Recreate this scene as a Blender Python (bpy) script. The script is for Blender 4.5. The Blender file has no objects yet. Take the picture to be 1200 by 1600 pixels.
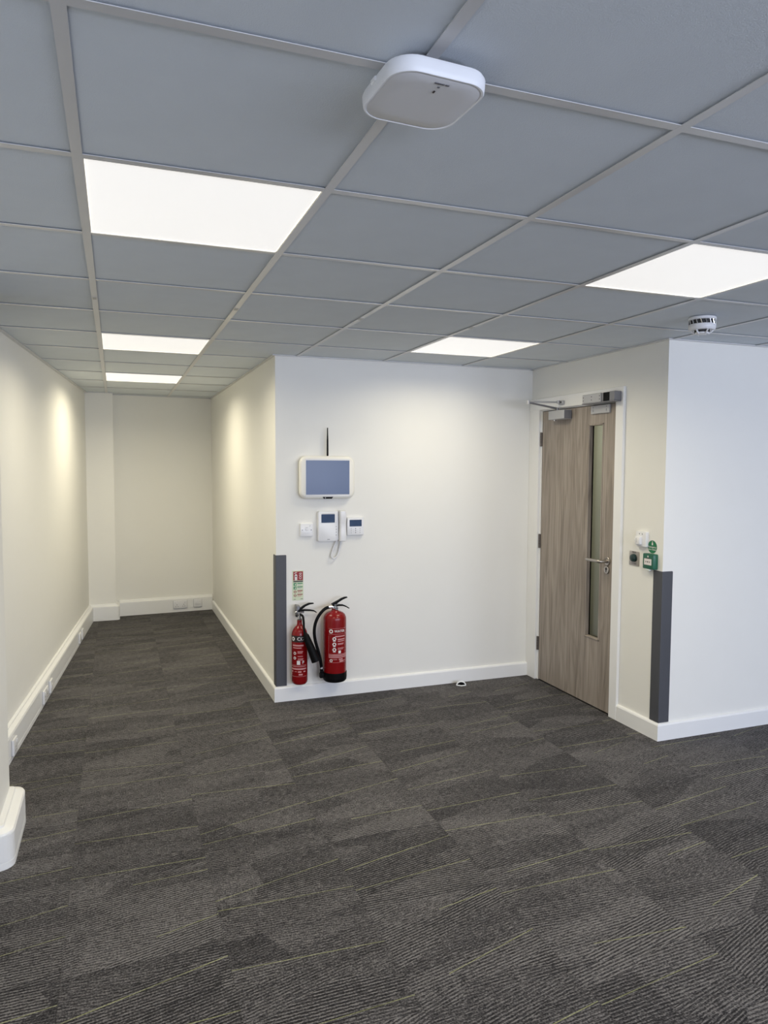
import bpy, math, random
from mathutils import Vector, Matrix

random.seed(7)
PI = math.pi
sc = bpy.context.scene
col = sc.collection
H = 2.284                      # ceiling height

# ------------------------------------------------------------------ camera
cam_d = bpy.data.cameras.new('camera')
cam = bpy.data.objects.new('camera', cam_d)
col.objects.link(cam)
cam_d.sensor_fit = 'HORIZONTAL'
cam_d.sensor_width = 36.0
cam_d.lens = 36.0 * 1132.57 / 1200.0
cam_d.clip_start = 0.02
yaw, pitch, roll = 0.3547, -0.0638, 0.0045
F = Vector((math.sin(yaw) * math.cos(pitch), math.cos(yaw) * math.cos(pitch), math.sin(pitch)))
Rt = Vector((math.cos(yaw), -math.sin(yaw), 0))
Up = Rt.cross(F)
r2 = math.cos(roll) * Rt + math.sin(roll) * Up
u2 = -math.sin(roll) * Rt + math.cos(roll) * Up
M = Matrix((r2, u2, -F)).transposed().to_4x4()
M.translation = Vector((0.0701, -1.2585, 1.5745))
cam.matrix_world = M
sc.camera = cam

# ------------------------------------------------------------------ world, daylight, exposure
w = bpy.data.worlds.new('world')
sc.world = w
w.use_nodes = True
w.node_tree.nodes['Background'].inputs[0].default_value = (0.62, 0.78, 1.0, 1)
w.node_tree.nodes['Background'].inputs[1].default_value = 1.2
REAR_Y = -4.2
WINDOWS = [(0.35, 1.95), (2.35, 3.95), (4.35, 5.95)]
WIN_Z = (0.95, 2.1)
DAY = 74.0
for wx0, wx1 in WINDOWS:
    ld = bpy.data.lights.new('window_daylight', 'AREA')
    ld.shape = 'RECTANGLE'
    ld.size = wx1 - wx0 - 0.1
    ld.size_y = WIN_Z[1] - WIN_Z[0] - 0.1
    ld.energy = DAY
    ld.color = (0.74, 0.80, 1.0)
    lo = bpy.data.objects.new('window_daylight', ld)
    lo.location = ((wx0 + wx1) / 2, REAR_Y + 0.03, sum(WIN_Z) / 2)
    lo.rotation_euler = (PI / 2, 0, 0)      # shines into the room, towards +y
    col.objects.link(lo)
# watts of light per ceiling panel by grid cell, prismatic optic (wide beam)
LED_W = {(0, 1): 14.0, (0, 5): 11.0, (0, 8): 15.0, (3, 1): 18.0, (3, 4): 9.5}
LED_SPREAD = 160.0
LED_COL = (1.0, 0.905, 0.675)
sc.view_settings.view_transform = 'Standard'
sc.view_settings.look = 'None'
sc.view_settings.exposure = 0.0
sc.view_settings.gamma = 1.0
sc.view_settings.use_curve_mapping = False
sc.cycles.use_denoising = True
sc.cycles.diffuse_bounces = 7
sc.cycles.max_bounces = 12
sc.cycles.sample_clamp_indirect = 6.0

# ------------------------------------------------------------------ materials
def mat(name, rgb, rough=0.5, metal=0.0, spec=0.5, noise=0.0, nscale=30.0, bump=0.0, bscale=200.0,
        emit=None, estr=0.0, coat=0.0):
    m = bpy.data.materials.new(name)
    m.use_nodes = True
    nt = m.node_tree
    b = nt.nodes['Principled BSDF']
    b.inputs['Base Color'].default_value = (*rgb, 1)
    b.inputs['Roughness'].default_value = rough
    b.inputs['Metallic'].default_value = metal
    b.inputs['Specular IOR Level'].default_value = spec
    b.inputs['Coat Weight'].default_value = coat
    if emit:
        b.inputs['Emission Color'].default_value = (*emit, 1)
        b.inputs['Emission Strength'].default_value = estr
    tc = nt.nodes.new('ShaderNodeTexCoord')
    if noise > 0:
        n = nt.nodes.new('ShaderNodeTexNoise')
        n.inputs['Scale'].default_value = nscale
        n.inputs['Detail'].default_value = 4
        nt.links.new(tc.outputs['Object'], n.inputs['Vector'])
        mx = nt.nodes.new('ShaderNodeMix')
        mx.data_type = 'RGBA'
        mx.inputs['A'].default_value = (*[c * (1 - noise) for c in rgb], 1)
        mx.inputs['B'].default_value = (*[min(1, c * (1 + noise)) for c in rgb], 1)
        nt.links.new(n.outputs['Fac'], mx.inputs['Factor'])
        nt.links.new(mx.outputs['Result'], b.inputs['Base Color'])
    if bump > 0:
        n2 = nt.nodes.new('ShaderNodeTexNoise')
        n2.inputs['Scale'].default_value = bscale
        n2.inputs['Detail'].default_value = 3
        nt.links.new(tc.outputs['Object'], n2.inputs['Vector'])
        bp = nt.nodes.new('ShaderNodeBump')
        bp.inputs['Strength'].default_value = bump
        bp.inputs['Distance'].default_value = 0.002
        nt.links.new(n2.outputs['Fac'], bp.inputs['Height'])
        nt.links.new(bp.outputs['Normal'], b.inputs['Normal'])
    return m

PAINT = mat('wall_paint', (0.80, 0.79, 0.745), 0.75, spec=0.3, noise=0.012, nscale=6, bump=0.06, bscale=260)
GLOSS = mat('white_gloss_paint', (0.83, 0.83, 0.82), 0.35, noise=0.01, nscale=8)
TRUNK = mat('white_pvc', (0.80, 0.80, 0.79), 0.38, noise=0.01, nscale=10)
TILE = mat('mineral_tile', (0.67, 0.715, 0.755), 0.95, spec=0.1, noise=0.035, nscale=9, bump=0.35, bscale=420)
TEE = mat('ceiling_tee_white', (0.60, 0.60, 0.60), 0.3, spec=0.7, noise=0.02, nscale=12)
TEEJ = mat('tee_joint', (0.42, 0.42, 0.41), 0.5, metal=0.5, noise=0.1)
PLAST = mat('white_plastic', (0.74, 0.74, 0.75), 0.32, noise=0.01)
CREAM = mat('ivory_plastic', (0.82, 0.80, 0.73), 0.3, noise=0.01)
APW = mat('access_point_white', (0.84, 0.85, 0.87), 0.42, noise=0.01)
APF = mat('access_point_face', (0.68, 0.68, 0.69), 0.5, noise=0.01)
BLACK = mat('black_rubber', (0.004, 0.004, 0.0045), 0.5, spec=0.10, noise=0.05)
DARK = mat('dark_slot', (0.02, 0.02, 0.02), 0.6, noise=0.05)
PRINT = mat('grey_print', (0.10, 0.10, 0.11), 0.6, noise=0.02)
LGREY = mat('light_grey_print', (0.45, 0.45, 0.46), 0.5, noise=0.02)
RED = mat('extinguisher_red', (0.20, 0.0025, 0.004), 0.24, noise=0.04, nscale=12, spec=0.4)
WHITEP = mat('white_print', (0.72, 0.68, 0.66), 0.5, noise=0.03)
PINKP = mat('label_print', (0.55, 0.25, 0.25), 0.5, noise=0.05)
STEEL = mat('brushed_steel', (0.42, 0.39, 0.36), 0.32, metal=1.0, noise=0.06, nscale=60)
HINGE = mat('dull_hinge_metal', (0.16, 0.14, 0.125), 0.4, metal=0.6, noise=0.06)
CHROME = mat('chrome', (0.75, 0.75, 0.76), 0.15, metal=1.0, noise=0.02)
ALU = mat('silver_aluminium', (0.45, 0.45, 0.46), 0.45, metal=0.35, noise=0.03, nscale=60)
ALUD = mat('grey_metal', (0.22, 0.22, 0.235), 0.4, metal=0.5, noise=0.04)
GUARD = mat('grey_vinyl', (0.066, 0.068, 0.078), 0.5, noise=0.04, nscale=90, bump=0.15, bscale=700)
GREEN = mat('green_plastic', (0.006, 0.095, 0.055), 0.35, noise=0.03)
GREENS = mat('green_sticker', (0.004, 0.16, 0.06), 0.45, noise=0.02)
SCREEN = mat('screen_glass', (0.075, 0.105, 0.19), 0.2, spec=0.22, noise=0.02, nscale=5, emit=(0.20, 0.30, 0.58), estr=0.06)  # blue tint and faint glow stand in for the window's reflection
LCD = mat('lcd_blue', (0.03, 0.05, 0.10), 0.06, noise=0.3, nscale=25, emit=(0.05, 0.10, 0.22), estr=0.12)  # blue base and glow painted in for reflections on the small displays
SIGNB = mat('luminous_sign', (0.60, 0.66, 0.47), 0.45, noise=0.02)
SIGNR = mat('sign_red', (0.27, 0.007, 0.007), 0.45, noise=0.03)
SIGNG = mat('sign_green', (0.02, 0.20, 0.09), 0.45, noise=0.03)
SIGND = mat('sign_dark_red', (0.26, 0.04, 0.03), 0.45, noise=0.03)
SIGNK = mat('sign_black', (0.02, 0.012, 0.012), 0.45, noise=0.03)
SCLR = mat('clear_plastic', (0.70, 0.75, 0.72), 0.2, noise=0.02)
LAMP = mat('led_diffuser', (0.9, 0.9, 0.88), 0.5, noise=0.02, nscale=4, emit=(1.0, 0.975, 0.945), estr=0.64)

def wood():
    m = bpy.data.materials.new('grey_oak'); m.use_nodes = True
    nt = m.node_tree; N = nt.nodes; L = nt.links
    b = N['Principled BSDF']; b.inputs['Roughness'].default_value = 0.5
    tc = N.new('ShaderNodeTexCoord')
    mp = N.new('ShaderNodeMapping'); mp.inputs['Scale'].default_value = (9, 9, 0.75)
    L.new(tc.outputs['Object'], mp.inputs['Vector'])
    n1 = N.new('ShaderNodeTexNoise'); n1.inputs['Scale'].default_value = 1.6; n1.inputs['Detail'].default_value = 3
    n1.inputs['Distortion'].default_value = 0.6
    L.new(mp.outputs['Vector'], n1.inputs['Vector'])
    mul = N.new('ShaderNodeMath'); mul.operation = 'MULTIPLY'; mul.inputs[1].default_value = 30
    L.new(n1.outputs['Fac'], mul.inputs[0])
    sn = N.new('ShaderNodeMath'); sn.operation = 'SINE'; L.new(mul.outputs[0], sn.inputs[0])
    mp2 = N.new('ShaderNodeMapping'); mp2.inputs['Scale'].default_value = (190, 190, 3.0)
    L.new(tc.outputs['Object'], mp2.inputs['Vector'])
    n2 = N.new('ShaderNodeTexNoise'); n2.inputs['Scale'].default_value = 1.0; n2.inputs['Detail'].default_value = 5
    L.new(mp2.outputs['Vector'], n2.inputs['Vector'])
    mp3 = N.new('ShaderNodeMapping'); mp3.inputs['Scale'].default_value = (14, 14, 0.5)
    L.new(tc.outputs['Object'], mp3.inputs['Vector'])
    n3 = N.new('ShaderNodeTexNoise'); n3.inputs['Scale'].default_value = 1.0; n3.inputs['Detail'].default_value = 2
    L.new(mp3.outputs['Vector'], n3.inputs['Vector'])
    a1 = N.new('ShaderNodeMath'); a1.operation = 'MULTIPLY_ADD'; a1.inputs[1].default_value = 0.10; a1.inputs[2].default_value = -0.25
    L.new(sn.outputs[0], a1.inputs[0])
    a2 = N.new('ShaderNodeMath'); a2.operation = 'ADD'; L.new(a1.outputs[0], a2.inputs[0]); L.new(n2.outputs['Fac'], a2.inputs[1])
    a3 = N.new('ShaderNodeMath'); a3.operation = 'MULTIPLY_ADD'; a3.inputs[1].default_value = 0.5
    L.new(n3.outputs['Fac'], a3.inputs[0]); L.new(a2.outputs[0], a3.inputs[2])
    cr = N.new('ShaderNodeValToRGB')
    cr.color_ramp.elements[0].position = 0.22; cr.color_ramp.elements[0].color = (0.19, 0.158, 0.130, 1)
    cr.color_ramp.elements[1].position = 0.80; cr.color_ramp.elements[1].color = (0.385, 0.335, 0.29, 1)
    L.new(a3.outputs[0], cr.inputs['Fac']); L.new(cr.outputs['Color'], b.inputs['Base Color'])
    bp = N.new('ShaderNodeBump'); bp.inputs['Strength'].default_value = 0.15; bp.inputs['Distance'].default_value = 0.001
    L.new(n2.outputs['Fac'], bp.inputs['Height']); L.new(bp.outputs['Normal'], b.inputs['Normal'])
    return m
WOOD = wood()

def glass_pane():
    m = bpy.data.materials.new('pane_glass'); m.use_nodes = True
    nt = m.node_tree; N = nt.nodes; L = nt.links
    N.remove(N['Principled BSDF'])
    out = N['Material Output']
    tr = N.new('ShaderNodeBsdfTransparent'); tr.inputs[0].default_value = (0.80, 0.84, 0.80, 1)
    gl = N.new('ShaderNodeBsdfGlossy'); gl.inputs['Roughness'].default_value = 0.03
    fr = N.new('ShaderNodeFresnel'); 
    ge = N.new('ShaderNodeNewGeometry'); io = N.new('ShaderNodeMath'); io.operation = 'MULTIPLY_ADD'
    io.inputs[1].default_value = 0.625 - 1.6; io.inputs[2].default_value = 1.6      # same reflectance on both faces of the pane
    L.new(ge.outputs['Backfacing'], io.inputs[0]); L.new(io.outputs[0], fr.inputs['IOR'])
    mx = N.new('ShaderNodeMixShader')
    L.new(fr.outputs[0], mx.inputs[0]); L.new(tr.outputs[0], mx.inputs[1]); L.new(gl.outputs[0], mx.inputs[2])
    L.new(mx.outputs[0], out.inputs['Surface'])
    return m
GLASS = glass_pane()

def carpet():
    m = bpy.data.materials.new('ribbed_carpet'); m.use_nodes = True
    nt = m.node_tree; N = nt.nodes; L = nt.links
    b = N['Principled BSDF']; b.inputs['Roughness'].default_value = 0.95
    b.inputs['Specular IOR Level'].default_value = 0.08
    b.inputs['Sheen Weight'].default_value = 0.06
    tc = N.new('ShaderNodeTexCoord'); oi = N.new('ShaderNodeObjectInfo')
    def mth(op, a, bb=None, c=None):
        n = N.new('ShaderNodeMath'); n.operation = op
        for i, v in enumerate((a, bb, c)):
            if v is None: continue
            if isinstance(v, (int, float)): n.inputs[i].default_value = v
            else: L.new(v, n.inputs[i])
        return n.outputs[0]
    sp = N.new('ShaderNodeSeparateXYZ'); L.new(tc.outputs['Object'], sp.inputs[0])
    x, y = sp.outputs[0], sp.outputs[1]
    sc_ = N.new('ShaderNodeSeparateColor'); L.new(oi.outputs['Color'], sc_.inputs[0])
    R1, R2, R3 = sc_.outputs[0], sc_.outputs[1], sc_.outputs[2]
    # wedge patches: every tile is cut from one long woven sheet, so each shows other wedges
    ox = mth('MULTIPLY', R1, 40.0); oy = mth('MULTIPLY', R2, 40.0)
    shear = mth('MULTIPLY', x, 0.16)
    ys = mth('SUBTRACT', y, shear)
    cv = N.new('ShaderNodeCombineXYZ')
    L.new(mth('MULTIPLY_ADD', x, 2.1, ox), cv.inputs[0]); L.new(mth('MULTIPLY_ADD', ys, 7.0, oy), cv.inputs[1])
    vo = N.new('ShaderNodeTexVoronoi'); vo.voronoi_dimensions = '2D'; vo.inputs['Scale'].default_value = 1.0
    L.new(cv.outputs[0], vo.inputs['Vector'])
    vs = N.new('ShaderNodeSeparateColor'); L.new(vo.outputs['Color'], vs.inputs[0])
    ang = mth('MULTIPLY_ADD', vs.outputs[0], 0.42, -0.08)
    s = mth('SUBTRACT', y, mth('MULTIPLY', x, ang))
    # ribs
    nz = N.new('ShaderNodeTexNoise'); nz.noise_dimensions = '2D'; nz.inputs['Scale'].default_value = 1.0; nz.inputs['Detail'].default_value = 3
    cn = N.new('ShaderNodeCombineXYZ')
    L.new(mth('MULTIPLY_ADD', x, 34.0, ox), cn.inputs[0]); L.new(mth('MULTIPLY_ADD', s, 330.0, oy), cn.inputs[1])
    L.new(cn.outputs[0], nz.inputs['Vector'])
    rib = mth('SINE', mth('MULTIPLY', s, 2 * PI / 0.0125))
    grain = N.new('ShaderNodeTexNoise'); grain.inputs['Scale'].default_value = 170; grain.inputs['Detail'].default_value = 2
    L.new(tc.outputs['Object'], grain.inputs['Vector'])
    big = N.new('ShaderNodeTexNoise'); big.inputs['Scale'].default_value = 3.0; big.inputs['Detail'].default_value = 2
    cb = N.new('ShaderNodeCombineXYZ'); L.new(mth('ADD', x, ox), cb.inputs[0]); L.new(mth('MULTIPLY_ADD', s, 4.0, oy), cb.inputs[1])
    L.new(cb.outputs[0], big.inputs['Vector'])
    ribamp = mth('MULTIPLY_ADD', vs.outputs[1], 0.34, 0.10)
    f = mth('MULTIPLY', rib, ribamp)
    f = mth('ADD', f, mth('MULTIPLY_ADD', nz.outputs['Fac'], 1.7, -0.85))
    f = mth('ADD', f, mth('MULTIPLY_ADD', grain.outputs['Fac'], 1.9, -0.95))
    f = mth('ADD', f, mth('MULTIPLY_ADD', vs.outputs[2], 0.26, -0.13))
    f = mth('ADD', f, mth('MULTIPLY_ADD', big.outputs['Fac'], 0.5, -0.25))
    f = mth('ADD', f, mth('MULTIPLY_ADD', R3, 0.10, 0.40))
    cr = N.new('ShaderNodeValToRGB')
    cr.color_ramp.elements[0].position = 0.0; cr.color_ramp.elements[0].color = (0.013, 0.012, 0.0125, 1)
    cr.color_ramp.elements[1].position = 1.0; cr.color_ramp.elements[1].color = (0.178, 0.168, 0.166, 1)
    e = cr.color_ramp.elements.new(0.45); e.color = (0.055, 0.0518, 0.0535, 1)
    L.new(f, cr.inputs['Fac'])
    # lime accent yarns, two per tile
    def lime(a0, a1, slope_rand, xr):
        off = mth('MULTIPLY_ADD', a1, 0.16, a0)
        sl = mth('MULTIPLY_ADD', slope_rand, 0.42, -0.10)
        d = mth('ABSOLUTE', mth('SUBTRACT', mth('SUBTRACT', y, off), mth('MULTIPLY', x, sl)))
        line = mth('LESS_THAN', d, 0.0018)
        xs = mth('MULTIPLY_ADD', xr, 0.5, -0.42)
        return mth('MULTIPLY', line, mth('GREATER_THAN', x, xs))
    l1 = lime(-0.21, R1, R2, mth('MULTIPLY', R3, R3))
    l2 = lime(0.05, R3, R1, mth('MULTIPLY', R2, R2))
    lm = mth('MAXIMUM', l1, l2)
    fade = mth('MULTIPLY', lm, mth('MULTIPLY', mth('MULTIPLY_ADD', grain.outputs['Fac'], 0.8, 0.1), mth('MULTIPLY_ADD', big.outputs['Fac'], 2.2, -0.1)))
    mx = N.new('ShaderNodeMix'); mx.data_type = 'RGBA'
    L.new(fade, mx.inputs['Factor']); L.new(cr.outputs['Color'], mx.inputs['A'])
    mx.inputs['B'].default_value = (0.36, 0.37, 0.18, 1)
    L.new(mx.outputs['Result'], b.inputs['Base Color'])
    bp = N.new('ShaderNodeBump'); bp.inputs['Strength'].default_value = 0.35; bp.inputs['Distance'].default_value = 0.003
    L.new(f, bp.inputs['Height']); L.new(bp.outputs['Normal'], b.inputs['Normal'])
    return m
CARPET = carpet()

# ------------------------------------------------------------------ mesh helpers
class MB:
    def __init__(s): s.v = []; s.f = []; s.sm = []
    def add(s, vs, fs, smooth=False):
        o = len(s.v); s.v += [tuple(p) for p in vs]
        for f in fs: s.f.append(tuple(i + o for i in f)); s.sm.append(smooth)
        return s
    def box(s, x0, x1, y0, y1, z0, z1, b=0.0):
        if b > 0:      # chamfered box
            b = min(b, (x1 - x0) * .45, (y1 - y0) * .45, (z1 - z0) * .45)
            import itertools
            P = {}; vs = []
            X = (x0, x1); Y = (y0, y1); Z = (z0, z1)
            for i, j, k in itertools.product((0, 1), repeat=3):
                c = (X[i], Y[j], Z[k]); sg = (1 - 2 * i, 1 - 2 * j, 1 - 2 * k)
                for a in range(3):
                    p = [c[t] + (sg[t] * b if t != a else 0) for t in range(3)]
                    P[(i, j, k, a)] = len(vs); vs.append(p)
            fs = []
            def q(*keys): fs.append([P[k] for k in keys])
            for a in range(3):
                o1, o2 = [t for t in range(3) if t != a]
                for e in (0, 1):
                    ring = []
                    for d1, d2 in ((0, 0), (1, 0), (1, 1), (0, 1)):
                        key = [0, 0, 0]; key[a] = e; key[o1] = d1; key[o2] = d2
                        ring.append((*key, a))
                    q(*ring)
                # edges along axis a
                for d1, d2 in ((0, 0), (1, 0), (1, 1), (0, 1)):
                    k0 = [0, 0, 0]; k0[o1] = d1; k0[o2] = d2; k0[a] = 0
                    k1 = list(k0); k1[a] = 1
                    q((*k0, o1), (*k1, o1), (*k1, o2), (*k0, o2))
            for i, j, k in itertools.product((0, 1), repeat=3):
                q((i, j, k, 0), (i, j, k, 1), (i, j, k, 2))
            return s.add(vs, fs)
        vs = [(x0, y0, z0), (x1, y0, z0), (x1, y1, z0), (x0, y1, z0), (x0, y0, z1), (x1, y0, z1), (x1, y1, z1), (x0, y1, z1)]
        return s.add(vs, [(0, 3, 2, 1), (4, 5, 6, 7), (0, 1, 5, 4), (1, 2, 6, 5), (2, 3, 7, 6), (3, 0, 4, 7)])
    def prism(s, poly, z0, z1):
        n = len(poly)
        vs = [(p[0], p[1], z0) for p in poly] + [(p[0], p[1], z1) for p in poly]
        return s.add(vs, [tuple(reversed(range(n))), tuple(range(n, 2 * n))] + [(i, (i + 1) % n, n + (i + 1) % n, n + i) for i in range(n)])
    def loft(s, rings, cap=True, smooth=True, closed=True):
        n = len(rings[0]); vs = [p for r in rings for p in r]; fs = []
        for k in range(len(rings) - 1):
            for i in range(n if closed else n - 1):
                j = (i + 1) % n
                fs.append((k * n + i, k * n + j, (k + 1) * n + j, (k + 1) * n + i))
        s.add(vs, fs, smooth)
        if cap:
            s.add(rings[0], [tuple(reversed(range(n)))]); s.add(rings[-1], [tuple(range(n))])
        return s
    def lathe(s, prof, n=32, c=(0, 0, 0), smooth=True, axis='z'):
        rings = []
        for r, z in prof:
            ring = []
            for i in range(n):
                a = 2 * PI * i / n
                q = (r * math.cos(a), r * math.sin(a), z)
                if axis == 'y': q = (q[0], -q[2], q[1])       # z of the profile points out of the wall (-y)
                elif axis == 'x': q = (q[2], q[0], q[1])
                ring.append((q[0] + c[0], q[1] + c[1], q[2] + c[2]))
            rings.append(ring)
        return s.loft(rings, True, smooth)
    def tube(s, pts, r, n=10, smooth=True):
        pts = [Vector(p) for p in pts]
        rr = r if isinstance(r, (list, tuple)) else [r] * len(pts)
        rings = []; prev = None
        for i, p in enumerate(pts):
            t = (pts[min(i + 1, len(pts) - 1)] - pts[max(i - 1, 0)]).normalized()
            a = prev if prev is not None else (Vector((0, 0, 1)) if abs(t.z) < 0.9 else Vector((0, 1, 0)))
            u = (a - t * a.dot(t)).normalized(); prev = u
            v = t.cross(u)
            rings.append([p + rr[i] * (math.cos(2 * PI * k / n) * u + math.sin(2 * PI * k / n) * v) for k in range(n)])
        return s.loft(rings, True, smooth)
    def bar(s, pts, wy, hz):
        """rectangular bar along pts (in the local xz plane): wy half width across y, hz half thickness"""
        pts = [Vector(p) for p in pts]; rings = []
        for i, p in enumerate(pts):
            t = (pts[min(i + 1, len(pts) - 1)] - pts[max(i - 1, 0)]).normalized()
            n = Vector((0, 1, 0)); m = t.cross(n)
            h = hz[i] if isinstance(hz, (list, tuple)) else hz
            ww = wy[i] if isinstance(wy, (list, tuple)) else wy
            rings.append([p + n * (-ww) - m * h, p + n * ww - m * h, p + n * ww + m * h, p - n * ww + m * h])
        return s.loft(rings, True, False)
    def build(s, name, m, parent=None, loc=(0, 0, 0), rz=0.0):
        me = bpy.data.meshes.new(name)
        me.from_pydata(s.v, [], s.f); me.materials.append(m)
        me.polygons.foreach_set('use_smooth', s.sm)
        import bmesh
        bm = bmesh.new(); bm.from_mesh(me)
        bmesh.ops.remove_doubles(bm, verts=bm.verts, dist=1e-6)
        bmesh.ops.recalc_face_normals(bm, faces=bm.faces)
        bm.to_mesh(me); bm.free()
        if any(s.sm):
            try: me.set_sharp_from_angle(angle=math.radians(38))
            except Exception: pass
        return link(name, me, parent, loc, rz)

def link(name, me, parent=None, loc=(0, 0, 0), rz=0.0):
    o = bpy.data.objects.new(name, me)
    o.location = loc; o.rotation_euler = (0, 0, rz)
    if parent: o.parent = parent
    col.objects.link(o)
    return o

def thing(name, label, cat, loc, rz=0.0, group=None):
    o = bpy.data.objects.new(name, None)
    o.empty_display_size = 0.05
    o.location = loc; o.rotation_euler = (0, 0, rz)
    o['label'] = label; o['category'] = cat
    if group: o['group'] = group
    col.objects.link(o)
    return o

def struct(o, label=None):
    o['kind'] = 'structure'
    if label: o['label'] = label
    return o

def sroot(name, label, loc=(0, 0, 0), rz=0.0):
    o = bpy.data.objects.new(name, None); o.location = loc; o.rotation_euler = (0, 0, rz); o.empty_display_size = 0.05
    col.objects.link(o)
    return struct(o, label)

def rrect(w, h, r, n=6, cx=0.0, cz=0.0):
    """rounded rectangle outline in (x, z)"""
    r = min(r, w / 2 - 1e-5, h / 2 - 1e-5)
    P = []
    for qx, qz, a0 in ((1, 1, 0), (-1, 1, PI / 2), (-1, -1, PI), (1, -1, 1.5 * PI)):
        for k in range(n + 1):
            a = a0 + PI / 2 * k / n
            P.append((cx + qx * (w / 2 - r) + r * math.cos(a), cz + qz * (h / 2 - r) + r * math.sin(a)))
    return P

def plate(mb, w, h, r, y0, y1, cx=0, cz=0, bev=0.0, n=5):
    """rounded plate standing off the wall from y0 (back) to y1 (front, more negative)"""
    rings = []
    sgn = 1 if y1 < y0 else -1
    prof = [(0, y0), (0, y1 + sgn * bev), (bev * .3, y1 + sgn * bev * .3), (bev, y1)] if bev > 0 else [(0, y0), (0, y1)]
    for ins, y in prof:
        rings.append([(p[0], y, p[1]) for p in rrect(w - 2 * ins, h - 2 * ins, max(r - ins, 1e-4), n, cx, cz)])
    mb.loft(rings, True, bev > 0)
    return mb

def text_mesh(body, size, align='CENTER', ext=0.0002):
    cu = bpy.data.curves.new('txt', 'FONT'); cu.body = body; cu.size = size
    cu.align_x = align; cu.align_y = 'CENTER'; cu.resolution_u = 2; cu.offset = size * 0.018
    o = bpy.data.objects.new('txt', cu); col.objects.link(o)
    me = bpy.data.meshes.new_from_object(o)
    vs = [tuple(v.co) for v in me.vertices]; fs = [tuple(p.vertices) for p in me.polygons]
    bpy.data.objects.remove(o); bpy.data.curves.remove(cu); bpy.data.meshes.remove(me)
    return vs, fs

def put_text(mb, body, size, cx, cz, y, align='CENTER', rot=0.0, wrap=None):
    vs, fs = text_mesh(body, size, align)
    c, s_ = math.cos(rot), math.sin(rot)
    out = []
    for p in vs:
        a, b = p[0] * c - p[1] * s_, p[0] * s_ + p[1] * c
        out.append(wrap(cx + a, cz + b) if wrap else (cx + a, y, cz + b))
    mb.add(out, fs)

def put_rect(mb, cx, cz, w_, h_, y, wrap=None, n=8):
    if not wrap:
        mb.box(cx - w_ / 2, cx + w_ / 2, y - 0.0003, y + 0.0003, cz - h_ / 2, cz + h_ / 2); return
    vs = []; fs = []
    for i in range(n + 1):
        xx = cx - w_ / 2 + w_ * i / n
        vs += [wrap(xx, cz - h_ / 2), wrap(xx, cz + h_ / 2)]
    for i in range(n): fs.append((2 * i, 2 * i + 2, 2 * i + 3, 2 * i + 1))
    mb.add(vs, fs)

def put_ring(mb, cx, cz, r0, r1, y, wrap=None, n=20):
    vs = []; fs = []
    g = (lambda a, b: wrap(a, b)) if wrap else (lambda a, b: (a, y, b))
    for i in range(n):
        a = 2 * PI * i / n
        vs += [g(cx + r0 * math.cos(a), cz + r0 * math.sin(a)), g(cx + r1 * math.cos(a), cz + r1 * math.sin(a))]
    for i in range(n):
        j = (i + 1) % n; fs.append((2 * i, 2 * j, 2 * j + 1, 2 * i + 1))
    mb.add(vs, fs)

def put_disc(mb, cx, cz, r, y, wrap=None, n=16):
    g = (lambda a, b: wrap(a, b)) if wrap else (lambda a, b: (a, y, b))
    mb.add([g(cx + r * math.cos(2 * PI * i / n), cz + r * math.sin(2 * PI * i / n)) for i in range(n)], [tuple(range(n))])

# ------------------------------------------------------------------ plan of the room
CX, CY = 1.053, 3.441          # outside corner of corridor wall and centre wall
DX, DY = 2.980, 2.030          # door wall plane, right wall plane
SL = 0.0873
def face_x(y): return -0.475 + (y - 2.933) * SL          # front of the left trunking
def left_x(y): return face_x(y) - 0.04
EA, EB = (0.0, 6.705), (1.053, 6.775)                    # far wall line
def far_y(x): return EA[1] + (x - EA[0]) * (EB[1] - EA[1]) / (EB[0] - EA[0])

def clip(poly, a, b, c):
    """keep a*x + b*y <= c"""
    out = []
    for i in range(len(poly)):
        p, q = poly[i], poly[(i + 1) % len(poly)]
        dp, dq = a * p[0] + b * p[1] - c, a * q[0] + b * q[1] - c
        if dp <= 0: out.append(p)
        if dp * dq < 0:
            t = dp / (dp - dq); out.append((p[0] + t * (q[0] - p[0]), p[1] + t * (q[1] - p[1])))
    return out
def area(p): return 0.5 * abs(sum(p[i][0] * p[(i + 1) % len(p)][1] - p[(i + 1) % len(p)][0] * p[i][1] for i in range(len(p))))

def to_room(x0, x1, y0, y1):
    ps = [[(x0, y0), (x1, y0), (x1, y1), (x0, y1)]]
    for bx, by in ((CX, CY), (DX, DY)):
        nx = []
        for p in ps:
            if p and max(q[0] for q in p) > bx and max(q[1] for q in p) > by:
                nx += [clip(p, 1, 0, bx), clip(clip(p, -1, 0, -bx), 0, 1, by)]
            else: nx.append(p)
        ps = nx
    ps = [clip(p, -1, SL, -(-0.515 - 2.933 * SL)) if p else p for p in ps]
    k = (EB[1] - EA[1]) / (EB[0] - EA[0])
    ps = [clip(p, -k, 1, EA[1]) if p else p for p in ps]
    return [p for p in ps if len(p) > 2 and area(p) > 2e-4]

shared = {}
def piece(name, x0, x1, y0, y1, z0, z1, m, parent):
    ps = to_room(x0, x1, y0, y1)
    if not ps: return None
    cx, cy = (x0 + x1) / 2, (y0 + y1) / 2
    full = len(ps) == 1 and abs(area(ps[0]) - (x1 - x0) * (y1 - y0)) < 1e-6
    key = (name, round(x1 - x0, 4), round(y1 - y0, 4), m.name)
    if full and key in shared:
        return link(name, shared[key], parent, (cx, cy, 0))
    mb = MB()
    for p in ps: mb.prism([(q[0] - cx, q[1] - cy) for q in p], z0, z1)
    o = mb.build(name, m, parent, (cx, cy, 0))
    if full: shared[key] = o.data
    return o

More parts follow.
